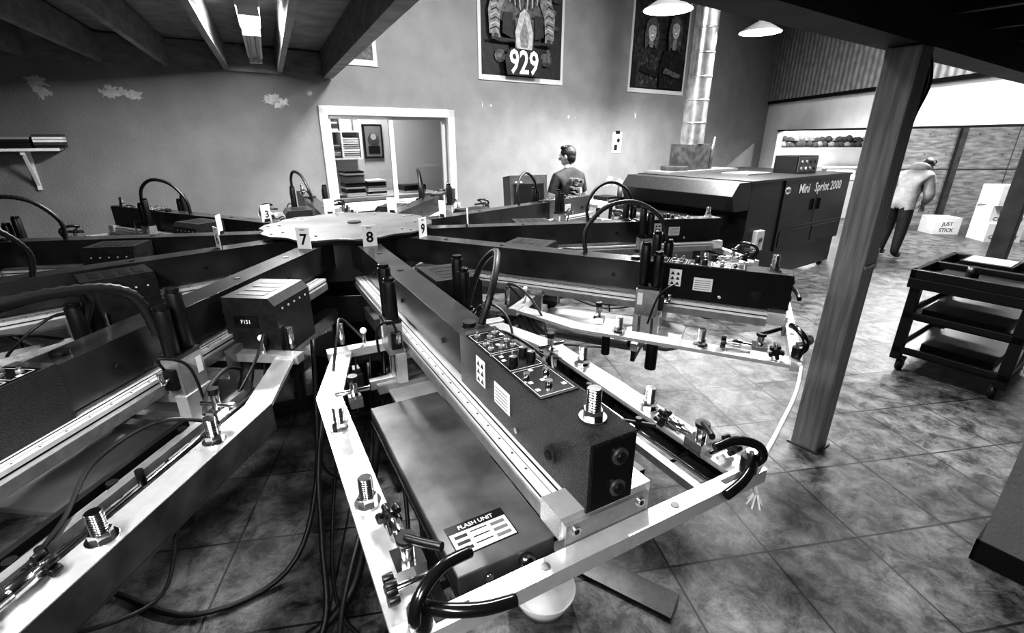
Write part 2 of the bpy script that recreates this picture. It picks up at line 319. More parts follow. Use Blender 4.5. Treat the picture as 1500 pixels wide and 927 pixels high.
# ------------------------------------------------------------ posters (flat, on the wall)
def poster(s0,s1,z0,z1,kind):
    b=B(); w=s1-s0; cx=(s0+s1)/2-(.05 if kind==1 else 0)
    b.box(s0,s1,-.014,-.002,z0,z1,'lightgray').box(s0+.05,s1-.05,-.017,-.0145,z0+.07,z1-.04,'p_black' if kind!=2 else 'p_dark')
    L=[-.018]
    def pg(pts,m):
        L[0]-=.0010; b.prism(pts,L[0],L[0]+.0008,m,'y')
    if kind==1:
        rs=random.Random(3)
        for k in range(40):
            pg(ngon(s0+.16+rs.random()*(w-.32),z0+.25+rs.random()*1.6,rs.uniform(.03,.11),9,rs.random(),ry=rs.uniform(.03,.09)),rs.choice(['p_dark','p_black','p_dark','p_mid']))
        # torso of the rider
        pg([(cx-.40,z0+.80),(cx-.40,z0+1.14),(cx-.26,z0+1.34),(cx-.1,z0+1.40),(cx+.1,z0+1.40),(cx+.26,z0+1.34),(cx+.40,z0+1.14),(cx+.40,z0+.80),(cx+.2,z0+.55),(cx-.2,z0+.55)],'p_mid')
        for sg in (-1,1):
            pg([(cx+sg*.22,z0+1.36),(cx+sg*.38,z0+1.28),(cx+sg*.50,z0+1.10),(cx+sg*.58,z0+.86),(cx+sg*.56,z0+.58),(cx+sg*.40,z0+.56),(cx+sg*.38,z0+.84),(cx+sg*.30,z0+1.0),(cx+sg*.20,z0+1.1)][::sg],'p_gray')
            for k in range(12):
                zz=z0+.62+.056*k; xx=cx+sg*(.47 if k<6 else .47-.03*(k-6)); ww=.08-.003*k
                pg([(xx-ww,zz),(xx-.02*sg,zz+.04),(xx+ww,zz+.01),(xx+ww,zz+.026),(xx-.02*sg,zz+.058),(xx-ww,zz+.018)],'p_light' if k%2 else 'p_black')
            pg(ngon(cx+sg*.46,z0+.555,.075,12,ry=.055),'p_gray'); pg(ngon(cx+sg*.46,z0+.56,.045,8,ry=.03),'p_dark')
            for k in range(6): pg([(cx+sg*(.04+.045*k),z0+.90+.02*k),(cx+sg*(.06+.045*k),z0+.92+.02*k),(cx+sg*(.10+.035*k),z0+1.26),(cx+sg*(.08+.035*k),z0+1.28)][::sg],'p_black' if k%2 else 'p_light')
            pg([(cx+sg*.20,z0+.55),(cx+sg*.36,z0+.60),(cx+sg*.34,z0+.86),(cx+sg*.18,z0+.86)][::sg],'p_black')
        pg(ngon(cx,z0+1.52,.24,20,ry=.27),'p_light'); pg(ngon(cx,z0+1.52,.17,18,ry=.09),'p_black'); pg([(cx-.2,z0+1.68),(cx+.2,z0+1.68),(cx+.28,z0+1.80),(cx-.28,z0+1.80)],'p_gray'); pg([(cx-.09,z0+1.3),(cx+.09,z0+1.3),(cx+.13,z0+1.42),(cx-.13,z0+1.42)],'p_light')
        pg([(cx-.56,z0+.50),(cx+.56,z0+.50),(cx+.56,z0+.535),(cx-.56,z0+.535)],'p_black')
        for sg in (-1,1):
            pg([(cx+sg*.10,z0+.08),(cx+sg*.16,z0+.08),(cx+sg*.16,z0+.80),(cx+sg*.10,z0+.80)][::sg],'p_mid')
        pg([(cx-.13,z0+.38),(cx-.16,z0+.62),(cx-.08,z0+.86),(cx,z0+.92),(cx+.08,z0+.86),(cx+.16,z0+.62),(cx+.13,z0+.38)],'p_light')
        pg([(cx-.06,z0+.44),(cx-.08,z0+.60),(cx,z0+.80),(cx+.08,z0+.60),(cx+.06,z0+.44)],'p_gray')
        pg([(cx-.30,z0+.075),(cx+.30,z0+.075),(cx+.34,z0+.30),(cx+.24,z0+.42),(cx-.24,z0+.42),(cx-.34,z0+.30)],'p_black')
        b.text('929',.42,(cx,L[0]-.001,z0+.235),(.84,0,0),(0,0,1.02),'paper')
    elif kind==2:
        pg([(s0+.05,z0+.07),(s1-.05,z0+.07),(s1-.05,z0+.6),(s0+.05,z0+.5)],'p_black')
        for sg,hh in ((-1,.90),(1,.98)):
            c=cx+sg*.29
            pg([(c-.30,z0+.09),(c-.32,z0+.45),(c-.24,z0+.68),(c-.08,z0+.76),(c+.08,z0+.76),(c+.24,z0+.68),(c+.32,z0+.45),(c+.28,z0+.09)],'p_black' if sg>0 else 'p_dark')
            rs=random.Random(sg+5)
            for k in range(26): pg(ngon(c+rs.uniform(-.22,.22),z0+rs.uniform(.13,.64),.016,6,rs.random()*3,ry=.03),'p_mid' if sg<0 else 'p_dark')
            pg([(c-.26,z0+.34),(c+.2,z0+.26),(c+.26,z0+.33),(c-.2,z0+.42)],'p_mid' if sg>0 else 'p_black')
            pg([(c-.15,z0+.68),(c-.19,z0+hh),(c-.15,z0+hh+.20),(c-.05,z0+hh+.27),(c+.06,z0+hh+.27),(c+.15,z0+hh+.20),(c+.19,z0+hh),(c+.15,z0+.68),(c+.08,z0+.76),(c-.08,z0+.76)],'p_mid')
            pg([(c-.055,z0+.72),(c-.055,z0+hh),(c+.055,z0+hh),(c+.055,z0+.72)],'p_gray')
            pg(ngon(c,z0+hh+.06,.10,22,ry=.145),'p_light')
            pg([(c-.11,z0+hh+.06),(c-.10,z0+hh+.17),(c-.04,z0+hh+.225),(c+.05,z0+hh+.225),(c+.11,z0+hh+.16),(c+.115,z0+hh+.05),(c+.085,z0+hh+.14),(c,z0+hh+.165),(c-.08,z0+hh+.13)],'p_mid')
            for ee in (-1,1): pg(ngon(c+ee*.038,z0+hh+.082,.013,8,ry=.006),'p_black'); pg([(c+ee*.038-.02,z0+hh+.104),(c+ee*.038+.02,z0+hh+.104),(c+ee*.038,z0+hh+.111)],'p_mid')
            pg(ngon(c,z0+hh+.045,.010,8,ry=.006),'p_gray'); pg([(c-.035,z0+hh+.012),(c-.02,z0+hh-.008),(c+.02,z0+hh-.008),(c+.035,z0+hh+.012)],'paper')
    else:
        pg([(s0+.2,z0+.07),(s1-.05,z0+.07),(s1-.05,z0+1.2),(s0+.5,z0+1.0)],'p_mid')
        pg(ngon(s1-.35,z0+.30,.22,20,ry=.16),'p_light'); pg([(s1-.9,z0+.1),(s1-.2,z0+.22),(s1-.1,z0+.30),(s1-.9,z0+.2)],'p_light')
        pg(ngon(s1-.2,z0+.62,.14,14),'p_black'); pg(ngon(s1-.45,z0+.22,.1,14,ry=.05),'p_gray'); pg(ngon(s1-.5,z0+.75,.2,14,ry=.25),'p_gray')
    b.obj('poster',loc=WL,rz=WA)
poster(3.90,5.44,2.61,4.75,1); poster(6.93,8.47,2.59,4.73,2); poster(.90,2.44,2.66,4.85,0)
b=B(); b.box(6.66,6.88,-.012,-.001,1.58,1.93,'paper').box(6.72,6.82,-.02,-.012,1.9,1.95,'black').box(6.7,6.78,-.0135,-.012,1.62,1.72,'black').prism(ngon(6.80,1.79,.04,10),-.0135,-.012,'black','y').box(6.72,6.75,-.0135,-.012,1.75,1.84,'gray')
b.obj('clipboard',loc=WL,rz=WA)
def patch(s,z,w,h,n=26):
    b=B()
    for rep in range(6):
        cx=s+random.uniform(-.32,.32)*w; cz=z+random.uniform(-.3,.3)*h; pts=[]; sl=random.uniform(-.5,.3); q=random.uniform(.5,1)
        for i in range(n):
            t=2*math.pi*i/n; r=random.uniform(.35,1.15); px=w*.26*r*math.cos(t)*q; pts.append((cx+px,cz+h*.26*r*math.sin(t)+sl*px))
        b.prism(pts,-.0025-.0008*rep,-.0005,'spackle','y')
    b.obj('spackle_patch',loc=WL,rz=WA)
patch(1.19,2.21,.34,.18);patch(-.2,2.24,.42,.18);patch(-.80,2.27,.24,.18);patch(6.76,1.1,.5,.20);patch(1.60,2.32,.10,.07)
patch(4.1,2.28,.05,.05);patch(5.6,2.15,.06,.05);patch(5.75,2.15,.03,.03);patch(7.2,2.2,.06,.12);patch(3.95,2.3,.03,.1)
e=empty('paper_shelf',WL,WA)
b=B(); b.box(-2.4,-.73,-.30,-.001,1.73,1.755,'white'); b.obj('board',e,bevel=.003)
b=B()
for x in (-1.0,-2.1):
    b.box(x,x+.03,-.03,-.001,1.38,1.73,'white').box(x,x+.03,-.27,-.03,1.70,1.73,'white')
    b.bar((x+.015,-.24,1.71),(x+.015,-.02,1.42),.025,.02,'white')
b.obj('brackets',e)
b=B()
x=-2.3
while x<-.85:
    w=random.uniform(.22,.34)
    for k in range(random.randint(3,5)): b.box(x,x+w-.02,-.27,-.05,1.757+k*.024,1.777+k*.024,random.choice(['gray','darkgray','paper','black']))
    x+=w
b.obj('paper_stack',e)

# ------------------------------------------------------------ lamps
def pendant(loc,power):
    e=empty('pendant_lamp',loc)
    b=B()
    prof=[(.05,.13),(.10,.11),(.17,.07),(.26,.015),(.275,0)]
    seg=32
    for inner in (0,1):
        vs=[];fs=[]
        for r,z in prof:
            for i in range(seg):
                t=2*math.pi*i/seg; rr=r-(.004 if inner else 0); vs.append((rr*math.cos(t),rr*math.sin(t),z-(.004 if inner else 0)))
        for j in range(len(prof)-1):
            for i in range(seg): fs.append((j*seg+i,j*seg+(i+1)%seg,(j+1)*seg+(i+1)%seg,(j+1)*seg+i))
        b.add(vs,fs,'dish_in' if inner else 'midgray',True)
    b.cyl((0,0,.12),(0,0,.24),.05,'midgray').cyl((0,0,.24),(0,0,4.99-loc[2]),.008,'black')
    b.obj('shade',e)
    B().ell((0,0,.03),(.06,.06,.07),'bulb').obj('bulb',e)
    l=bpy.data.lights.new('lamp_light','SPOT'); l.energy=power; l.shadow_soft_size=.12; l.spot_size=R(150); l.spot_blend=.5
    o=bpy.data.objects.new('light',l); scene.collection.objects.link(o); o.parent=e; o.location=(0,0,-.05)
pendant((1.77,6.3,3.2),520); pendant((3.43,7.56,3.2),520)
def strip(loc,rz,L,power,em='tube'):
    e=empty('fluorescent_strip_light',loc,rz)
    b=B(); b.box(-.07,.07,-L/2,L/2,.03,.08,'wall_white'); b.obj('housing',e,bevel=.004)
    b=B(); b.cyl((-.03,-L/2+.04,.0),(-.03,L/2-.04,.0),.014,em).cyl((.03,-L/2+.04,.0),(.03,L/2-.04,.0),.014,em); b.obj('tubes',e)
    b=B(); b.box(-.06,.06,-L/2+.0,-L/2+.03,-.02,.03,'white').box(-.06,.06,L/2-.03,L/2,-.02,.03,'white'); b.obj('end_caps',e)
    l=bpy.data.lights.new('strip','AREA'); l.shape='RECTANGLE'; l.size=.12; l.size_y=L-.1; l.energy=power
    o=bpy.data.objects.new('light',l); scene.collection.objects.link(o); o.parent=e; o.location=(0,0,-.03)
strip((-1.80,3.78,2.58),25.5,.75,95)
strip((-2.36,4.95,2.60),25.5,1.7,3,'gray')
strip((-1.15,.25,2.42),25.5,1.2,42)  # unseen strip, added to put light and reflections on the near bars
strip((.2,-.7,2.36),35,1.2,35)  # unseen strip added behind the camera to light the space under the deck
def highbay(loc,power,size=.9):
    e=empty('ceiling_light_panel',loc,WA)
    b=B(); b.box(-size/2-.03,size/2+.03,-.33,.33,.0,.08,'white'); b.cyl((-.3,0,.08),(-.3,0,4.99-loc[2]),.006,'black'); b.cyl((.3,0,.08),(.3,0,4.99-loc[2]),.006,'black'); b.obj('housing',e)
    l=bpy.data.lights.new('hb','AREA'); l.shape='RECTANGLE'; l.size=size; l.size_y=.6; l.energy=power
    o=bpy.data.objects.new('light',l); scene.collection.objects.link(o); o.parent=e; o.location=(0,0,-.01)
highbay((.6,4.3,4.6),320); highbay((3.9,5.6,4.6),240)
strip((7.6,8.6,3.0),0,1.4,200); strip((7.2,12.3,3.0),90,1.4,190); strip((10.5,8.2,3.0),0,1.4,130)
strip((-2.1,7.9,2.7),35,1.0,42)

# ------------------------------------------------------------ PRESS
PC=(-1.10,3.24,0); A0=-61.4
press=empty('screen_printing_press',PC)
b=B()
sp=[]
for k in range(10):
    for da,r in ((-7,.555),(7,.555),(13,.53),(18,.52),(23,.53)):
        a=R(A0+36*k+da); sp.append((r*math.cos(a),r*math.sin(a)))
b.prism(sp,1.288,1.30,'disc').prism(ngon(0,0,.50,10,R(9)),1.26,1.288,'steel_dark')
b.cyl((.02,.05,1.30),(.02,.05,1.31),.045,'black',seg=20)
for k in range(10):
    a=R(A0+36*k); 
    for dr_ in (.44,.51): b.cyl((dr_*math.cos(a),dr_*math.sin(a),1.30),(dr_*math.cos(a),dr_*math.sin(a),1.308),.009,'alu_dull',seg=6)
b.obj('top_plate',press,bevel=.002)
b=B()
b.prism(ngon(0,0,.46,10,R(9)),1.02,1.26,'steel_arm').cyl((0,0,.3),(0,0,1.02),.2,'black',seg=24).prism(ngon(0,0,.42,10,R(9)),.74,.92,'steel_dark')
b.prism(ngon(0,0,.38,8),.05,.45,'steel_dark')
for k in range(4):
    a=R(30+90*k); b.bar((0,0,.09),(1.15*math.cos(a),1.15*math.sin(a),.09),.18,.12,'steel_dark'); b.cyl((1.1*math.cos(a),1.1*math.sin(a),0),(1.1*math.cos(a),1.1*math.sin(a),.04),.07,'black')
b.obj('base_column',press,bevel=.004)

def bolt(b,x,y,z,s=1.0):
    b.cyl((x,y,z),(x,y,z+.006*s),.030*s,'chrome',seg=20).cyl((x,y,z+.006*s),(x,y,z+.024*s),.022*s,'chrome',seg=6,smooth=False)
    h=z+.024*s
    for k in range(8):
        b.cyl((x,y,h),(x,y,h+.003*s),.0145*s,'chrome',r2=.017*s,seg=12); b.cyl((x,y,h+.003*s),(x,y,h+.006*s),.017*s,'chrome',r2=.0145*s,seg=12); h+=.006*s
def star(b,c,ax,r=.026,t=.02):
    c=Vector(c); ax=Vector(ax).normalized(); b.cyl(c-ax*t/2,c+ax*t/2,r*.62,'black')
    a=Vector((0,0,1)) if abs(ax.z)<.9 else Vector((1,0,0)); u=ax.cross(a).normalized(); w=ax.cross(u)
    for k in range(5):
        q=c+(u*math.cos(k*1.2566)+w*math.sin(k*1.2566))*r*.85; b.cyl(q-ax*t/2,q+ax*t/2,r*.32,'black',seg=8)
# --- arm
arm=B()
arm.prism([(.40,-.085),(.62,-.062),(2.07,-.058),(2.07,.058),(.62,.062),(.40,.085)],1.115,1.262,'steel_arm')
arm.box(2.065,2.74,-.062,.062,1.098,1.270,'black_tex')
arm.box(2.735,2.745,-.056,.056,1.104,1.264,'black_gloss')
arm.cyl((2.0,.0,1.262),(2.0,.0,1.275),.024,'black').cyl((1.2,0,1.262),(1.2,0,1.265),.014,'black').cyl((.8,0,1.262),(.8,0,1.265),.014,'black')
for x in (.9,1.4,1.9): arm.cyl((x,-.061,1.18),(x,-.066,1.18),.01,'steel_dark').cyl((x,.061,1.18),(x,.066,1.18),.01,'steel_dark')
for z in (1.145,1.225): arm.cyl((2.745,.012,z),(2.752,.012,z),.020,'alu_side').cyl((2.752,.012,z),(2.757,.012,z),.012,'black')
arm.cyl((2.60,-.062,1.16),(2.60,-.069,1.16),.022,'steel_dark').cyl((2.60,-.069,1.16),(2.60,-.073,1.16),.012,'black_gloss')
arm.cyl((2.44,-.062,1.13),(2.44,-.068,1.13),.008,'chrome')
arm.box(2.31,2.40,-.0635,-.062,1.15,1.215,'label').box(2.19,2.25,-.0635,-.062,1.16,1.245,'label')
for i in range(3):
    for k in range(2):
        x=2.197+.026*k; z=1.168+i*.025; arm.prism([(x,z),(x+.02,z),(x+.01,z+.016)],-.0642,-.0635,'black','y')
for k in range(5): arm.box(2.317,2.39,-.0642,-.0635,1.158+.0105*k,1.161+.0105*k,'midgray')
# control panel
arm.box(2.10,2.54,-.055,.055,1.270,1.2725,'black_gloss')
Zp=1.2725
def frame(x0,x1,y0,y1):
    for (a,bb,c,dd) in [(x0,x1,y0,y0+.0015),(x0,x1,y1-.0015,y1),(x0,x0+.0015,y0,y1),(x1-.0015,x1,y0,y1)]: arm.box(a,bb,c,dd,Zp,Zp+.0006,'lightgray')
for x0,x1 in ((2.11,2.17),(2.18,2.26),(2.27,2.38),(2.39,2.53)): frame(x0,x1,-.05,.05)
for x0,y in ((2.13,-.03),(2.13,.03),(2.155,0),(2.20,-.035),(2.20,.035),(2.235,0),(2.235,-.035),(2.24,.035)):
    arm.cyl((x0,y,Zp),(x0,y,Zp+.008),.009,'alu_dull').cyl((x0,y,Zp+.008),(x0,y,Zp+.02),.005,'chrome')
for x0,y in ((2.31,.028),(2.35,-.025),(2.345,.035)):
    arm.cyl((x0,y,Zp),(x0,y,Zp+.026),.014,'black',r2=.011).box(x0-.002,x0+.002,y-.011,y+.0,Zp+.026,Zp+.0275,'paper')
for x0,y in ((2.43,-.03),(2.43,.03),(2.49,.0)): arm.cyl((x0,y,Zp),(x0,y,Zp+.014),.009,'chrome')
for x0,y in ((2.29,-.03),(2.315,-.035),(2.40,0),(2.46,0),(2.46,-.035),(2.50,.038),(2.5,-.038),(2.145,.045),(2.21,0)):
    arm.prism(ngon(x0,y,.008,4,R(45)),Zp,Zp+.0007,'label')
bolt(arm,2.66,.005,1.270,1.05)
# linear rail below arm
arm.box(.62,2.66,-.108,.108,1.066,1.098,'rail').box(.62,2.66,-.114,-.109,1.035,1.07,'alu_dull').box(.62,2.66,.109,.114,1.035,1.07,'alu_dull')
for sg in (-1,1):
    arm.box(.62,2.66,min(sg*.072,sg*.076),max(sg*.072,sg*.076),1.098,1.0995,'black').box(.62,2.66,min(sg*.108,sg*.1092),max(sg*.108,sg*.1092),1.080,1.085,'black')
    arm.box(.62,2.66,min(sg*.090,sg*.092),max(sg*.090,sg*.092),1.098,1.0993,'midgray')
arm.box(2.66,2.735,-.125,.125,1.050,1.108,'alu').box(2.735,2.745,-.115,.115,1.0,1.09,'alu_dull')
for y in (-.09,.09): arm.cyl((2.745,y,1.07),(2.75,y,1.07),.012,'chrome').cyl((2.75,y,1.07),(2.751,y,1.07),.006,'black')
for k in range(26):
    for sg in (-1,1): arm.cyl((.8+.07*k,sg*.099,1.098),(.8+.07*k,sg*.099,1.0992),.0035,'darkgray',seg=8)
# front cross bar + frame holder side bars
arm.box(2.747,2.79,-.49,.49,1.0,1.040,'alu')
for y in (-.38,.38): arm.box(2.762,2.776,y-.035,y+.035,1.040,1.0415,'black')
for y in (-.18,.18): arm.cyl((2.768,y,1.04),(2.768,y,1.042),.010,'alu_side')
for sg in (-1,1):
    o=[(1.46,.30),(1.84,.41),(2.747,.41),(2.747,.49),(1.82,.49),(1.46,.375)]
    o=[(x,y*sg) for x,y in o]
    if sg<0: o=o[::-1]
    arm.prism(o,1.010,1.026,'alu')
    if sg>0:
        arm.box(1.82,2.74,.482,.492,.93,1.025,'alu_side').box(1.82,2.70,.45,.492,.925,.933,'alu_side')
    for x in (2.04,2.40): bolt(arm,x,sg*.45,1.026,1.05)
    y=sg*.42
    arm.box(2.60,2.66,y-.03,y+.03,1.026,1.062,'chrome').cyl((2.50,y,1.05),(2.62,y,1.05),.011,'chrome').cyl((2.52,y,1.05),(2.56,y,1.05),.018,'chrome')
    star(arm,(2.49,y,1.05),(1,0,0)); arm.cyl((2.63,y,1.06),(2.63,y,1.10),.014,'chrome').cyl((2.63,y,1.10),(2.63,y,1.112),.02,'black')
    arm.tube([(2.63,y,1.108),(2.66,y-sg*.02,1.115),(2.70,y-sg*.05,1.125)],.009,'black',sub=4)
    star(arm,(2.69,y+sg*.05,1.06),(0,1,0)); arm.cyl((2.69,y-.04*sg,1.06),(2.69,y+.05*sg,1.06),.007,'chrome')
    arm.box(1.90,1.95,sg*.38-.02,sg*.38+.02,1.026,1.06,'chrome').cyl((1.92,sg*.38,1.05),(1.92,sg*.38,1.11),.012,'chrome').cyl((1.92,sg*.33,1.075),(1.92,sg*.44,1.075),.008,'chrome')
    arm.cyl((1.92,sg*.38,1.11),(1.92,sg*.38,1.13),.016,'black')
    arm.cyl((2.2,sg*.45,.88),(2.2,sg*.45,1.010),.026,'black').cyl((1.98,sg*.43,.90),(1.98,sg*.43,1.010),.02,'black')
    y=sg*.44
    arm.cyl((2.768,y,1.040),(2.768,y,1.085),.022,'black').cyl((2.768,y,1.085),(2.768,y,1.10),.014,'chrome')
    arm.tube([(2.768,y,1.05),(2.79,y+sg*.015,1.09),(2.78,y,1.125),(2.755,y-sg*.05,1.14),(2.74,y-sg*.11,1.13)],.0115,'black_gloss',seg=10,sub=5)
    arm.tube([(2.768,y,1.09),(2.80,y-sg*.04,1.09),(2.82,y-sg*.10,1.08),(2.825,y-sg*.16,1.07)],.012,'black_gloss',seg=10,sub=5)
arm.box(1.72,2.745,.30,.325,.985,1.01,'alu_dull').cyl((1.75,.36,1.0),(2.72,.36,1.0),.006,'chrome').box(1.9,2.6,.23,.25,.975,1.0,'black')
for x in (1.95,2.2,2.45): arm.cyl((x,.36,1.0),(x,.36,1.045),.010,'black').cyl((x,.27,.95),(x,.27,1.0),.014,'black')
# rear cross bar and lift hardware
arm.box(1.44,1.49,-.40,.40,1.0,1.035,'alu').box(1.36,1.42,-.38,.38,.93,.98,'steel_dark')
for sg in (-1,1):
    arm.box(1.30,1.52,sg*.13-.012,sg*.13+.012,.92,1.06,'alu_dull'); arm.cyl((1.40,sg*.33,1.03),(1.40,sg*.33,1.12),.014,'chrome').cyl((1.47,sg*.25,1.035),(1.47,sg*.25,1.09),.008,'chrome')
    arm.ell((1.47,sg*.25,1.10),(.014,.014,.014),'paper',nu=10,nv=6)
    arm.cyl((1.40,sg*.33,.80),(1.40,sg*.33,.93),.028,'black').box(1.34,1.46,sg*.30-.03,sg*.30+.03,.84,.90,'alu_side')
# vented drive box
arm.prism([(.09,1.0),(.31,1.0),(.31,1.225),(.285,1.255),(.09,1.255)],1.17,1.44,'steel_dark','x')
for k in range(4):
    arm.box(1.20+.055*k,1.235+.055*k,.13,.25,1.255,1.2565,'black')
arm.box(1.44,1.444,.13,.23,1.13,1.18,'black_gloss').text('F151',.022,(1.4446,.18,1.155),(0,1,0),(0,0,1),'label')
for k in range(5): arm.cyl((1.21+.045*k,.31,1.2),(1.21+.045*k,.313,1.2),.005,'lightgray',seg=8)
for k in range(4):
    y=.14+.05*k; arm.tube([(1.46,y,1.0),(1.6,y+.06,.93),(1.8,y+.05+.02*k,.90),(2.0,y+.1,.93),(2.15,.42,.93)],.0045,'rubber',seg=6,sub=5)
for k in range(3):
    y=-.16-.06*k; arm.tube([(1.40,y,1.0),(1.5,y-.03,.85),(1.62,y-.06,.80),(1.75,-.42,.90),(1.98,-.43,.93)],.0045,'rubber',seg=6,sub=5)
arm.tube([(1.95,.40,1.03),(2.05,.30,1.09),(2.2,.24,1.06),(2.35,.30,1.02),(2.5,.38,1.04)],.006,'rubber',seg=6,sub=6)
arm.tube([(1.55,.2,1.0),(1.7,.26,1.08),(1.85,.30,1.08),(1.93,.34,1.04)],.007,'rubber',seg=6,sub=6)
arm.tube([(1.44,.24,1.04),(1.52,.30,1.14),(1.64,.34,1.10),(1.74,.30,.98),(1.60,.22,.92)],.006,'rubber',seg=6,sub=6)
arm.tube([(1.44,-.24,1.04),(1.40,-.32,1.14),(1.52,-.36,1.12),(1.66,-.42,.98),(1.70,-.50,.70),(1.60,-.42,.50)],.006,'rubber',seg=6,sub=6)
arm.tube([(2.24,.46,.90),(2.36,.50,.82),(2.5,.46,.88),(2.6,.42,1.0)],.005,'rubber',seg=6,sub=6)
arm_me=arm.mesh('print_arm')
# --- carriage (origin at carriage x)
c=B()
for sg in (-1,1):
    y=sg*.155
    c.box(-.055,.055,y-.03,y+.03,1.03,1.16,'alu_dull').box(-.062,.062,y-.006,y+.036*1,.90,1.03,'alu')
    c.box(-.05,.05,y-.032,y+.032,1.16,1.175,'black')
    for x in (-.03,.032):
        c.cyl((x,y,1.175),(x,y,1.37 if x<0 else 1.33),.0245,'black',seg=16).cyl((x,y,1.37 if x<0 else 1.33),(x,y,1.385 if x<0 else 1.345),.020,'black_gloss',seg=16)
        c.cyl((x,y,.86),(x,y,1.03),.009,'chrome')
    c.box(.055,.075,y-.02,y+.02,1.06,1.13,'black').cyl((.075,y,1.10),(.10,y,1.10),.009,'chrome').cyl((.10,y,1.10),(.10,y,1.14),.009,'chrome')
    c.box(-.045,-.02,sg*.1855-.0005,sg*.1855+.0005,1.08,1.14,'label')
    c.tube([(.08,y,1.14),(.12,y+sg*.03,1.20),(.06,y+sg*.07,1.15),(.02,y+sg*.06,1.0)],.005,'rubber',seg=6)
c.box(-.045,-.01,-.26,.26,.86,.90,'alu').box(.015,.05,-.24,.24,.865,.90,'alu_dull').box(-.04,-.02,-.25,.25,.80,.86,'rubber').box(-.05,.05,-.14,.14,1.0,1.03,'alu_dull')
for y in (-.2,.2): star(c,(-.06,y,.88),(1,0,0),.022)
car_me=c.mesh('squeegee_carriage')
# --- pallet with lower arm
pl=B()
pl.box(.38,1.95,-.04,.04,.76,.84,'alu_dull').box(1.45,1.60,-.07,.07,.835,.87,'steel_dark').box(1.9,2.0,-.06,.06,.83,.87,'steel_dark')
pl.prism([(1.42,-.12),(1.5,-.2),(2.15,-.2),(2.2,-.15),(2.2,.15),(2.15,.2),(1.5,.2),(1.42,.12)],.862,.878,'pallet')
pl.box(1.8,2.0,.04,.07,.78,.82,'black')
pal_me=pl.mesh('pallet')
num={0:'8',1:'9',2:'10',3:'1',4:'2',5:'3',6:'3',7:'5',8:'6',9:'7'}
cpos={0:1.56,1:2.03,2:2.08,3:2.1,4:2.1,5:2.1,6:2.05,7:2.05,8:1.95,9:1.76}
for k in range(10):
    A=A0+36*k+(1.6 if k==9 else 0)
    ao=place(arm_me,'print_arm',press,rz=A,bevel=.0025)
    if k==1: ao.scale=(.962,1,1)
    cx=cpos[k]; ca,sa=math.cos(R(A)),math.sin(R(A))
    place(car_me,'squeegee_carriage',press,(cx*ca,cx*sa,0),A,.002)
    place(pal_me,'pallet',press,rz=A,bevel=.003)
    h=B()
    if cx<1.7:
        h.tube([(2.03,.03,1.27),(2.02,.07,1.36),(1.93,.14,1.44),(1.80,.20,1.45),(1.70,.19,1.38),(1.64,.17,1.26),(1.60,.15,1.12)],.0135,'rubber',ribs=True,sub=14)
    elif cx<1.9:
        h.tube([(2.75,-.15,1.30),(2.55,-.10,1.42),(2.3,-.03,1.45),(2.0,.05,1.45),(1.84,.11,1.40),(1.80,.13,1.25)],.018,'rubber',ribs=True,sub=14)
        h.tube([(2.4,-.10,1.38),(2.2,-.02,1.43),(1.94,.0,1.43),(1.78,-.1,1.36),(1.78,-.15,1.25)],.011,'rubber',sub=8)
    else:
        h.tube([(cx-.38,.02,1.26),(cx-.39,.04,1.38),(cx-.30,.08,1.50),(cx-.16,.13,1.53),(cx-.03,.15,1.46),(cx+.02,.15,1.34)],.0135,'rubber',ribs=True,sub=14)
    h.obj('cable_hose',press,rz=A)
    t=B(); rr=.60 if k in(0,9,1) else .8
    t.box(rr,rr+.003,-.040,.040,1.262,1.382,'paper').box(rr-.01,rr,-.02,.02,1.262,1.28,'black')
    t.text(num[k],.085,(rr+.0036,0,1.312),(0,1,0),(0,0,1),'black').text('PRESS',.012,(rr+.0036,0,1.368),(0,1,0),(0,0,1),'black')
    if k==6: t.text('3',.072,(rr-.0106,0,1.312),(0,-1,0),(0,0,1),'black')
    t.obj('number_card',press,rz=A)
b=B(); x0,y0=PC[0],PC[1]
b.tube([(1.118-x0,1.69-y0,1.09),(1.12-x0,1.665-y0,1.03),(1.0-x0,1.48-y0,1.01),(.82-x0,1.25-y0,1.02),(.66-x0,1.05-y0,1.045),(.63-x0,1.02-y0,1.05),(.64-x0,1.03-y0,1.0),(.66-x0,1.04-y0,.95)],.007,'rope')
for k in range(6): b.tube([(.66-x0,1.04-y0,.96),(.66-x0+.012*math.cos(k),1.04-y0+.012*math.sin(k),.93),(.66-x0+.022*math.cos(k),1.04-y0+.022*math.sin(k),.91)],.003,'rope',seg=5,sub=3)
b.obj('tie_rope',press)
b=B(); b.bar((.18-x0,1.76-y0,.012),(.68-x0,1.44-y0,.012),.13,.016,'steel_dark').bar((.18-x0,1.76-y0,.012),(-.2-x0,2.3-y0,.012),.13,.016,'steel_dark'); b.obj('floor_dark_strips',press)  # flat dark strips in an L on the floor
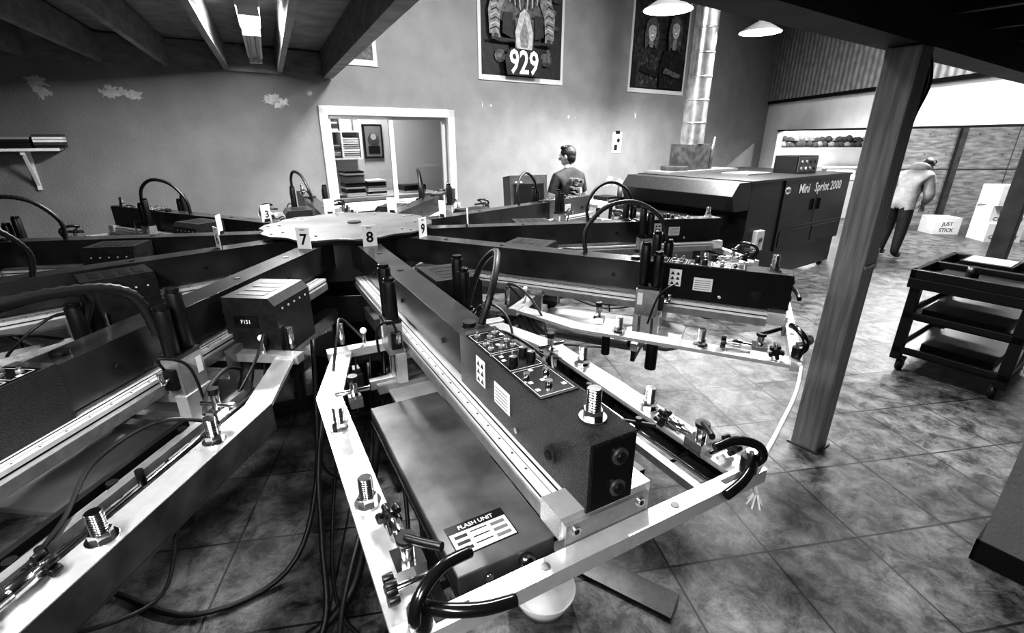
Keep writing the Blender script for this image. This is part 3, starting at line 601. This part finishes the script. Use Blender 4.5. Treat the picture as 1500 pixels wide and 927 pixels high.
# ------------------------------------------------------------ flash cure unit under the nearest head
fl=empty('flash_cure_unit',(-1.09,3.25,0),-61.2)
b=B(); b.box(1.80,2.62,-.335,-.075,.87,.925,'flash_top').box(1.795,2.625,-.34,-.07,.862,.872,'black'); b.obj('heater_housing',fl,bevel=.004)
b=B(); b.box(2.47,2.57,-.310,-.15,.925,.9265,'black').box(2.473,2.567,-.307,-.153,.9265,.9270,'lightgray').box(2.473,2.498,-.307,-.153,.9270,.9274,'black')
b.text('FLASH UNIT',.018,(2.486,-.230,.9277),(.0,1,0),(-1,0,0),'label')
for x in (2.508,2.528,2.548): b.box(x,x+.010,-.298,-.265,.9271,.9275,'black').box(x,x+.003,-.255,-.21,.9271,.9275,'black').box(x,x+.010,-.20,-.162,.9271,.9275,'midgray')
b.obj('rating_plate',fl)
b=B(); b.cyl((2.622,-.16,.895),(2.64,-.16,.895),.020,'chrome').cyl((2.64,-.16,.895),(2.66,-.16,.895),.013,'black').cyl((2.622,-.26,.895),(2.63,-.26,.895),.01,'chrome'); b.obj('knob',fl)
b=B(); b.box(1.9,1.95,-.22,-.17,.12,.87,'steel_dark').box(1.75,2.5,-.22,-.17,.08,.13,'steel_dark').box(1.9,1.95,-.38,.10,.08,.13,'steel_dark')
for (x,y) in ((1.78,-.195),(2.47,-.195),(1.925,-.36),(1.925,.08)): b.cyl((x,y-.012,.04),(x,y+.012,.04),.04,'black').box(x-.01,x+.01,y-.02,y+.02,.04,.09,'alu_side')
b.obj('stand',fl)
b=B()
b.tube([(-.55,1.9,.9),(-.62,1.7,.4),(-.66,1.5,.1),(-.75,1.35,.03),(-.95,1.2,.03),(-1.2,1.15,.03),(-1.5,1.3,.03)],.022,'rubber',ribs=True,sub=20)
b.tube([(-.60,2.0,.9),(-.50,1.8,.35),(-.45,1.5,.05),(-.55,1.2,.02),(-.6,.9,.02),(-.4,.6,.02)],.010,'rubber')
b.tube([(-.75,2.0,.9),(-.8,1.7,.3),(-.7,1.4,.03),(-.4,1.2,.02),(-.2,.9,.02)],.008,'rubber')
b.tube([(-.65,1.95,.9),(-.55,1.6,.75),(-.52,1.35,.62),(-.56,1.1,.35),(-.50,.95,.05),(-.35,.85,.02)],.009,'rubber')
b.tube([(-1.0,2.2,.9),(-.95,1.9,.3),(-1.0,1.6,.04),(-1.3,1.4,.02),(-1.7,1.5,.02)],.012,'rubber')
b.tube([(-.9,2.1,.8),(-.88,1.8,.45),(-.8,1.55,.25),(-.74,1.3,.04),(-.9,1.0,.02),(-1.2,.9,.02)],.014,'rubber',ribs=True,sub=16)
b.obj('floor_cable_bundle')
b=B(); prof=[(.0,.01),(.09,.01),(.13,.10),(.135,.10),(.095,.0),(0,.0)]; seg=28; vs=[];fs=[]
for r,z in prof:
    for i in range(seg): vs.append((r*math.cos(2*math.pi*i/seg),r*math.sin(2*math.pi*i/seg),z))
for j in range(len(prof)-1):
    for i in range(seg): fs.append((j*seg+i,j*seg+(i+1)%seg,(j+1)*seg+(i+1)%seg,(j+1)*seg+i))
b.add(vs,fs,'lightgray',True); b.obj('plastic_bowl',loc=(.13,1.47,.0))

# ------------------------------------------------------------ dryer
dr=empty('conveyor_dryer',(3.46,6.27,0),WA)
b=B(); b.box(-.75,1.9,0,1.7,.42,1.35,'dryer_paint').box(-.78,1.92,-.015,1.715,1.33,1.36,'dryer_paint')
b.box(0,.006,-.02,0,.42,1.33,'black').box(.95,.956,-.004,0,.72,1.3,'black').box(.02,1.88,-.006,0,.70,.705,'black')
b.box(.1,.9,-.008,0,.46,.66,'black').box(1.0,1.8,-.008,0,.46,.66,'black')
b.box(.85,.88,-.03,0,.9,1.05,'black').box(1.03,1.06,-.03,0,.9,1.05,'black')
b.text('Mini   Sprint 2000',.17,(1.02,-.006,1.20),(1,0,0),(0,0,1),'label').prism(ngon(.12,1.20,.07,20,ry=.045),-.006,-.001,'label','y').text('M&R',.06,(.12,-.008,1.20),(1,0,0),(0,0,1),'black')
b.obj('cabinet',dr,bevel=.006)
b=B(); b.prism([(-.75,1.35),(-1.02,1.35),(-1.14,1.20),(-1.06,1.02),(-.75,1.02)],0,1.7,'dryer_paint','y')
b.obj('intake_hood',dr,bevel=.006)
b=B(); b.box(-1.45,-.75,.2,1.5,.86,.92,'steel_dark').box(-1.45,-.75,.25,1.45,.92,.925,'rubber').cyl((-1.46,.2,.89),(-1.46,1.5,.89),.04,'alu_dull').box(1.9,2.3,.2,1.5,.86,.92,'steel_dark')
b.box(-1.4,-.75,.16,.2,.84,.96,'steel_arm').box(-1.4,-.75,1.5,1.54,.84,.96,'steel_arm')
for (x,y) in ((-1.3,.25),(-1.3,1.45),(2.2,.25),(2.2,1.45),(-.6,.1),(1.75,.1),(-.6,1.55),(1.75,1.55)): b.box(x-.03,x+.03,y-.03,y+.03,.0,.86 if (x<-1 or x>2) else .45,'black')
b.box(-.7,1.85,.03,.06,.05,.42,'black')
b.obj('conveyor',dr)
b=B(); b.box(-.55,-.38,-.06,0,.5,.75,'lightgray').cyl((-.465,-.06,.64),(-.465,-.075,.64),.03,'darkgray').tube([(-.45,-.03,.5),(-.45,-.06,.35),(-.3,-.04,.1),(.2,-.04,.03)],.012,'black'); b.obj('switch_box',dr)
b=B(); b.box(.85,1.45,.3,.62,1.36,1.60,'black').box(.87,1.43,.285,.30,1.38,1.58,'darkgray')
for i in range(4):
    for j in range(2): b.cyl((.95+.13*i,.285,1.43+.09*j),(.95+.13*i,.27,1.43+.09*j),.022,random.choice(['label','black','gray']))
b.obj('control_console',dr,bevel=.004)
b=B(); b.box(-.7,1.0,1.25,1.68,1.36,1.39,'midgray').box(.0,.6,.5,.9,1.36,1.38,'midgray'); b.obj('top_trays',dr)
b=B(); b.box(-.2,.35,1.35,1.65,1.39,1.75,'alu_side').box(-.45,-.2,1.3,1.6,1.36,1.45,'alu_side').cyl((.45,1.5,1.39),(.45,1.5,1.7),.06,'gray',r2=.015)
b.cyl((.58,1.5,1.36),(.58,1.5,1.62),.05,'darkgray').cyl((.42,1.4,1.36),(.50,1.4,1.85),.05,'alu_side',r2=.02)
b.obj('blower_box',dr,bevel=.004)
b=B()
zz=1.75; 
while zz<4.98:
    z2=min(zz+.30,4.99); b.cyl((.08,1.5,zz),(.08,1.5,z2-.02),.165,'galv',seg=28,caps=False).cyl((.08,1.5,z2-.02),(.08,1.5,z2),.172,'galv',seg=28); zz=z2
b.obj('exhaust_duct',dr)

# ------------------------------------------------------------ utility cart
ct=empty('utility_cart',(3.20,3.68,0),WA)
b=B()
for z in (.16,.46):
    b.box(0,1.0,-.72,0,z,z+.02,'black')
    b.box(0,1.0,-.72,-.70,z,z+.06,'black').box(0,1.0,-.02,0,z,z+.06,'black').box(0,.02,-.72,0,z,z+.06,'black').box(.98,1.0,-.72,0,z,z+.06,'black')
b.box(-.02,1.02,-.74,.02,.72,.80,'black').box(-.02,1.02,-.74,-.70,.80,.87,'black').box(-.02,1.02,-.02,.02,.80,.87,'black').box(-.02,.03,-.74,.02,.80,.87,'black').box(.97,1.02,-.74,.02,.80,.87,'black')
b.box(.45,.50,-.72,0,.80,.87,'black')
b.obj('shelves',ct,bevel=.006)
b=B()
for x in (0,.93):
    for y in (-.72,-.07): b.box(x,x+.07,y,y+.07,.1,.75,'black')
b.obj('legs',ct,bevel=.005)
b=B()
for x in (.06,.92):
    for y in (-.66,-.07):
        b.cyl((x,y-.018,.055),(x,y+.018,.055),.055,'rubber',seg=20).cyl((x,y-.02,.055),(x,y+.02,.055),.022,'alu_dull').box(x-.03,x+.03,y-.028,y+.028,.09,.115,'alu_side').box(x-.012,x+.012,y-.028,y-.021,.04,.1,'alu_side').box(x-.012,x+.012,y+.021,y+.028,.04,.1,'alu_side')
b.obj('casters',ct)
b=B()
b.box(.60,.93,-.45,-.12,.80,.88,'black').box(.62,.91,-.43,-.14,.88,.885,'gray').box(.08,.40,-.62,-.1,.80,.83,'black').box(.1,.8,-.6,-.1,.48,.54,'black').box(.15,.9,-.6,-.15,.18,.24,'black').cyl((.2,-.3,.83),(.2,-.3,.92),.04,'black')
b.obj('tray_items',ct)

# ------------------------------------------------------------ computer terminal + side table
tm=empty('print_terminal',(.17,6.25,0),20)
b=B(); Mx=Matrix.Rotation(R(-8),3,'X')
b.rbox((0,0,1.18),(.50,.26,.42),'black_tex',Mx).rbox((0,-.135,1.17),(.40,.01,.28),'black',Mx)
for k in range(6): b.rbox((-.18+.07*k,0,1.393),(.04,.16,.006),'darkgray',Mx)
b.obj('housing',tm,bevel=.01)
b=B(); b.cyl((0,0,.04),(0,0,.99),.035,'black').box(-.2,.2,-.2,.2,0,.04,'black').text('MODEL',.03,(-.15,-.155,1.33),(1,0,0),(0,0,1),'label'); b.obj('stand',tm)
tb=empty('side_table',(1.35,7.25,0),WA)
b=B(); b.box(-.4,.5,-.3,.3,.92,.96,'gray')
for x in(-.36,.42):
    for y in (-.27,.23): b.box(x,x+.04,y,y+.04,0,.92,'darkgray')
b.obj('table_frame',tb)
b=B(); b.box(-.35,-.1,-.2,.1,.962,.975,'paper').box(.0,.25,-.1,.2,.962,1.02,'black').cyl((.35,0,.962),(.35,0,1.15),.04,'darkgray').tube([(-.1,-.2,.98),(.1,-.25,1.0),(.35,-.2,1.0),(.45,-.25,.97)],.03,'black'); b.obj('papers_and_bottle',tb)

# ------------------------------------------------------------ cartons
def carton(loc,rz,w,dp,h,txt):
    b=B(); b.box(-w/2,w/2,-dp/2,dp/2,0,h,'card').box(-w/2-.001,w/2+.001,-.03,.03,h-.001,h+.0005,'lightgray').box(-.03,.03,-dp/2-.001,-dp/2,h-.08,h,'lightgray')
    for k,t in enumerate(txt): b.text(t,.10,(0,-dp/2-.002,h*.62-.12*k),(1,0,0),(0,0,1),'darkgray')
    b.obj('cardboard_carton',loc=loc,rz=rz,bevel=.004)
carton((9.2,9.1,0),-8,.6,.45,.34,['PORT &','COMPANY']); carton((9.22,9.12,.341),-12,.6,.45,.32,['PORT &','COMPANY']); carton((9.2,9.1,.662),-5,.58,.45,.36,['PORT &'])
carton((8.78,9.85,0),-5,.5,.4,.33,['JUST','STICK']); carton((9.85,9.3,0),-8,.55,.45,.34,['PORT']); carton((9.85,9.3,.341),-10,.55,.45,.34,['PORT'])
e=empty('cap_display_shelf',(0,0,0))
b=B(); b.box(6.1,9.6,13.1,13.49,1.56,1.6,'white').box(6.1,9.6,13.1,13.49,1.08,1.12,'white'); b.obj('boards',e)
b=B()
for i in range(24):
    x=6.3+.14*i
    for zz,yy in ((1.6,13.2),(1.73,13.35)):
        b.ell((x+random.uniform(-.03,.03),yy,zz+random.uniform(-.01,.02)),(.10,.12,random.uniform(.11,.17)),random.choice(['cloth_black','cloth_black','cloth_gray']),zmin=0,nu=12,nv=8); b.rbox((x,yy-.13,zz+.02),(.14,.10,.01),'cloth_black')
b.obj('caps',e)
e=empty('service_counter')
b=B(); b.box(6.3,9.2,11.7,12.5,.9,.95,'white').box(6.35,9.15,11.75,12.45,0,.9,'lightgray').box(7,7.4,11.9,12.2,.95,1.2,'gray').box(7.7,8.2,11.9,12.2,.95,1.1,'paper'); b.obj('counter_body',e)

# ------------------------------------------------------------ people
def skin_mesh(V,Ed,Rad,root=0,sub=2):
    me=bpy.data.meshes.new('sk'); me.from_pydata(V,Ed,[]); ob=bpy.data.objects.new('sk',me); scene.collection.objects.link(ob)
    md=ob.modifiers.new('s','SKIN'); md.use_smooth_shade=True
    for i,r in enumerate(Rad):
        sv=me.skin_vertices[0].data[i]; sv.radius=(r,r) if not isinstance(r,tuple) else r; sv.use_root=(i==root)
    su=ob.modifiers.new('u','SUBSURF'); su.levels=sub; su.render_levels=sub
    bpy.context.view_layer.update()
    out=bpy.data.meshes.new_from_object(ob.evaluated_get(bpy.context.evaluated_depsgraph_get()))
    bpy.data.objects.remove(ob); bpy.data.meshes.remove(me)
    return out
def hand(parent,w,d,up,side,name):
    w=Vector(w); d=Vector(d).normalized(); up=Vector(up); up=(up-d*up.dot(d)).normalized(); s=d.cross(up).normalized()*side
    V=[w-d*.02,w+d*.045];Ed=[(0,1)];Rd=[.026,.030]
    for k,(off,L) in enumerate(((.030,.070),(.010,.080),(-.010,.074),(-.028,.058))):
        b0=w+d*.075+s*off; i=len(V)
        V+= [b0,b0+d*L*.5-up*.012,b0+d*L*.8-up*.035]; Rd+=[.012,.0095,.008]; Ed+=[(1,i),(i,i+1),(i+1,i+2)]
    i=len(V); b0=w+d*.03+s*.035; V+=[b0,b0+s*.02+d*.035-up*.012]; Rd+=[.012,.009]; Ed+=[(1,i),(i,i+1)]
    me=skin_mesh([tuple(v) for v in V],Ed,Rd,0,1); me.materials.clear(); me.materials.append(MATS['skin']); place(me,name,parent)
def head(parent,c,yaw,pitch):
    M=(Matrix.Rotation(R(yaw),3,'Z')@Matrix.Rotation(R(pitch),3,'X'))
    c=Vector(c); b=B()
    def T(p): return c+M@Vector(p)
    b.ell(c,(.075,.095,.118),'skin',M,24,16); b.ell(T((0,.028,-.06)),(.055,.065,.06),'skin',M)
    b.ell(T((0,.102,-.012)),(.014,.02,.024),'skin',M,10,8)
    for sg in (-1,1):
        b.ell(T((sg*.080,-.005,-.01)),(.012,.022,.034),'skin',M,10,8); b.ell(T((sg*.03,.086,.012)),(.013,.008,.008),'paper',M,10,6); b.ell(T((sg*.03,.0925,.012)),(.006,.004,.006),'black',M,8,6)
        b.ell(T((sg*.03,.09,.032)),(.02,.007,.005),'hair',M,8,6)
    b.ell(T((0,.088,-.058)),(.024,.009,.007),'darkgray',M,10,6)
    b.obj('head',parent)
    h=B(); h.ell(T((0,-.022,.032)),(.087,.102,.108),'hair',M,24,14); h.ell(T((0,-.045,-.02)),(.080,.066,.085),'hair',M,18,12)
    for k in range(14):
        t=k*.45; h.ell(T((.05*math.cos(t),.03+.03*math.sin(t)-.02,.118)),(.024,.028,.022),'hair',M,8,6)
    h.obj('hair',parent)
def person(name,loc,rz,J,top,bottom,tshirt=True,hem=.9):
    e=empty(name,loc,rz)
    names=list(J.keys()); V=[J[n][0] for n in names]; Rd=[J[n][1] for n in names]; ix={n:i for i,n in enumerate(names)}
    Ed=[('pelvis','spine'),('spine','chest'),('chest','neck0'),('neck0','neck1')]
    for s in 'lr': Ed+=[('chest','sh'+s),('sh'+s,'el'+s),('el'+s,'wr'+s),('pelvis','hip'+s),('hip'+s,'kn'+s),('kn'+s,'an'+s),('an'+s,'toe'+s)]
    me=skin_mesh(V,[(ix[a],ix[c2]) for a,c2 in Ed],Rd,0,2)
    me.materials.clear()
    for m in (top,bottom,'skin','black'): me.materials.append(MATS[m])
    segs=[(Vector(V[ix[a]]),Vector(V[ix[c2]]),a,c2) for a,c2 in Ed]
    for f in me.polygons:
        best=None
        for (p,q,a,c2) in segs:
            d=q-p; t=max(0,min(1,(f.center-p).dot(d)/d.length_squared)); dd=(f.center-(p+d*t)).length
            if best is None or dd<best[0]: best=(dd,a,c2,t)
        _,a,c2,t=best
        if c2[:2] in('hi','kn','an'): k=0 if f.center.z>hem else 1
        elif c2[:3]=='toe': k=3
        elif c2[:2]=='wr': k=2 if tshirt else 0
        elif c2[:2]=='el': k=0 if (not tshirt or t<.75) else 2
        elif c2=='neck1': k=2 if t>.2 else 0
        else: k=0 if f.center.z>hem else 1
        f.material_index=k; f.use_smooth=True
    place(me,'body',e)
    return e
J1={'pelvis':((0,0,.97),.15),'spine':((0,.0,1.15),.15),'chest':((0,-.01,1.36),.165),'neck0':((0,.0,1.52),.075),'neck1':((0,.025,1.60),.055),
 'shl':((-.20,.0,1.42),.085),'ell':((-.29,.02,1.14),.060),'wrl':((-.20,.26,1.09),.034),
 'shr':((.20,.0,1.42),.085),'elr':((.29,.0,1.14),.060),'wrr':((.19,.24,1.10),.034),
 'hipl':((-.095,0,.88),.11),'knl':((-.11,.02,.50),.075),'anl':((-.12,-.02,.10),.05),'toel':((-.13,.13,.045),.042),
 'hipr':((.095,0,.88),.11),'knr':((.11,.02,.50),.075),'anr':((.12,-.02,.10),.05),'toer':((.13,.13,.045),.042)}
m1=person('man_at_terminal',(.74,6.50,0),36,J1,'tshirt','jeans',True,.88)
m1.scale=(1.0,1.0,.955)
head(m1,(0,.04,1.69),30,-12)
hand(m1,(-.20,.26,1.09),(.1,1,-.05),(0,0,1),1,'hand_1'); hand(m1,(.19,.24,1.10),(-.1,1,-.05),(0,0,1),-1,'hand_2')
b=B(); rs=random.Random(8)
for k in range(34):
    x=rs.uniform(-.10,.10); z=rs.uniform(1.16,1.42); r=rs.uniform(.008,.024)
    b.prism(ngon(x,z,r,7,rs.random()*3,ry=r*rs.uniform(.3,1.2)),-.172-.0004*k,-.12,'midgray','y')
b.obj('shirt_print',m1)
J2={'pelvis':((0,0,.93),.145),'spine':((0,.08,1.07),.155),'chest':((0,.20,1.22),.175),'neck0':((0,.33,1.32),.095),'neck1':((0,.39,1.35),.06),
 'shl':((-.18,.23,1.24),.105),'ell':((-.25,.26,.98),.078),'wrl':((-.13,.40,.82),.048),
 'shr':((.18,.23,1.24),.105),'elr':((.25,.22,.98),.078),'wrr':((.13,.38,.84),.048),
 'hipl':((-.09,-.02,.86),.12),'knl':((-.11,.03,.49),.088),'anl':((-.12,-.04,.10),.06),'toel':((-.13,.11,.045),.046),
 'hipr':((.09,-.02,.86),.12),'knr':((.11,-.03,.49),.088),'anr':((.13,-.12,.10),.06),'toer':((.14,.04,.045),.046)}
m2=person('man_bending',(6.20,7.75,0),-62,J2,'hoodie','pants',False,.80)
head(m2,(0,.49,1.40),0,-42)
b=B(); b.ell((0,.28,1.39),(.14,.11,.075),'hoodie',Matrix.Rotation(R(-35),3,'X')); b.obj('hood',m2)
hand(m2,(-.13,.40,.82),(.1,.4,-1),(0,1,.3),1,'hand_1'); hand(m2,(.13,.38,.84),(-.1,.4,-1),(0,1,.3),-1,'hand_2')

# ------------------------------------------------------------ world & colour
w=bpy.data.worlds.new('w'); scene.world=w; w.use_nodes=True
w.node_tree.nodes['Background'].inputs[0].default_value=(1,1,1,1); w.node_tree.nodes['Background'].inputs[1].default_value=.03
scene.view_settings.view_transform='Standard'
for lk in ('High Contrast','Medium High Contrast'):
    try:
        scene.view_settings.look=lk; break
    except Exception as ex: pass
scene.view_settings.exposure=0.1
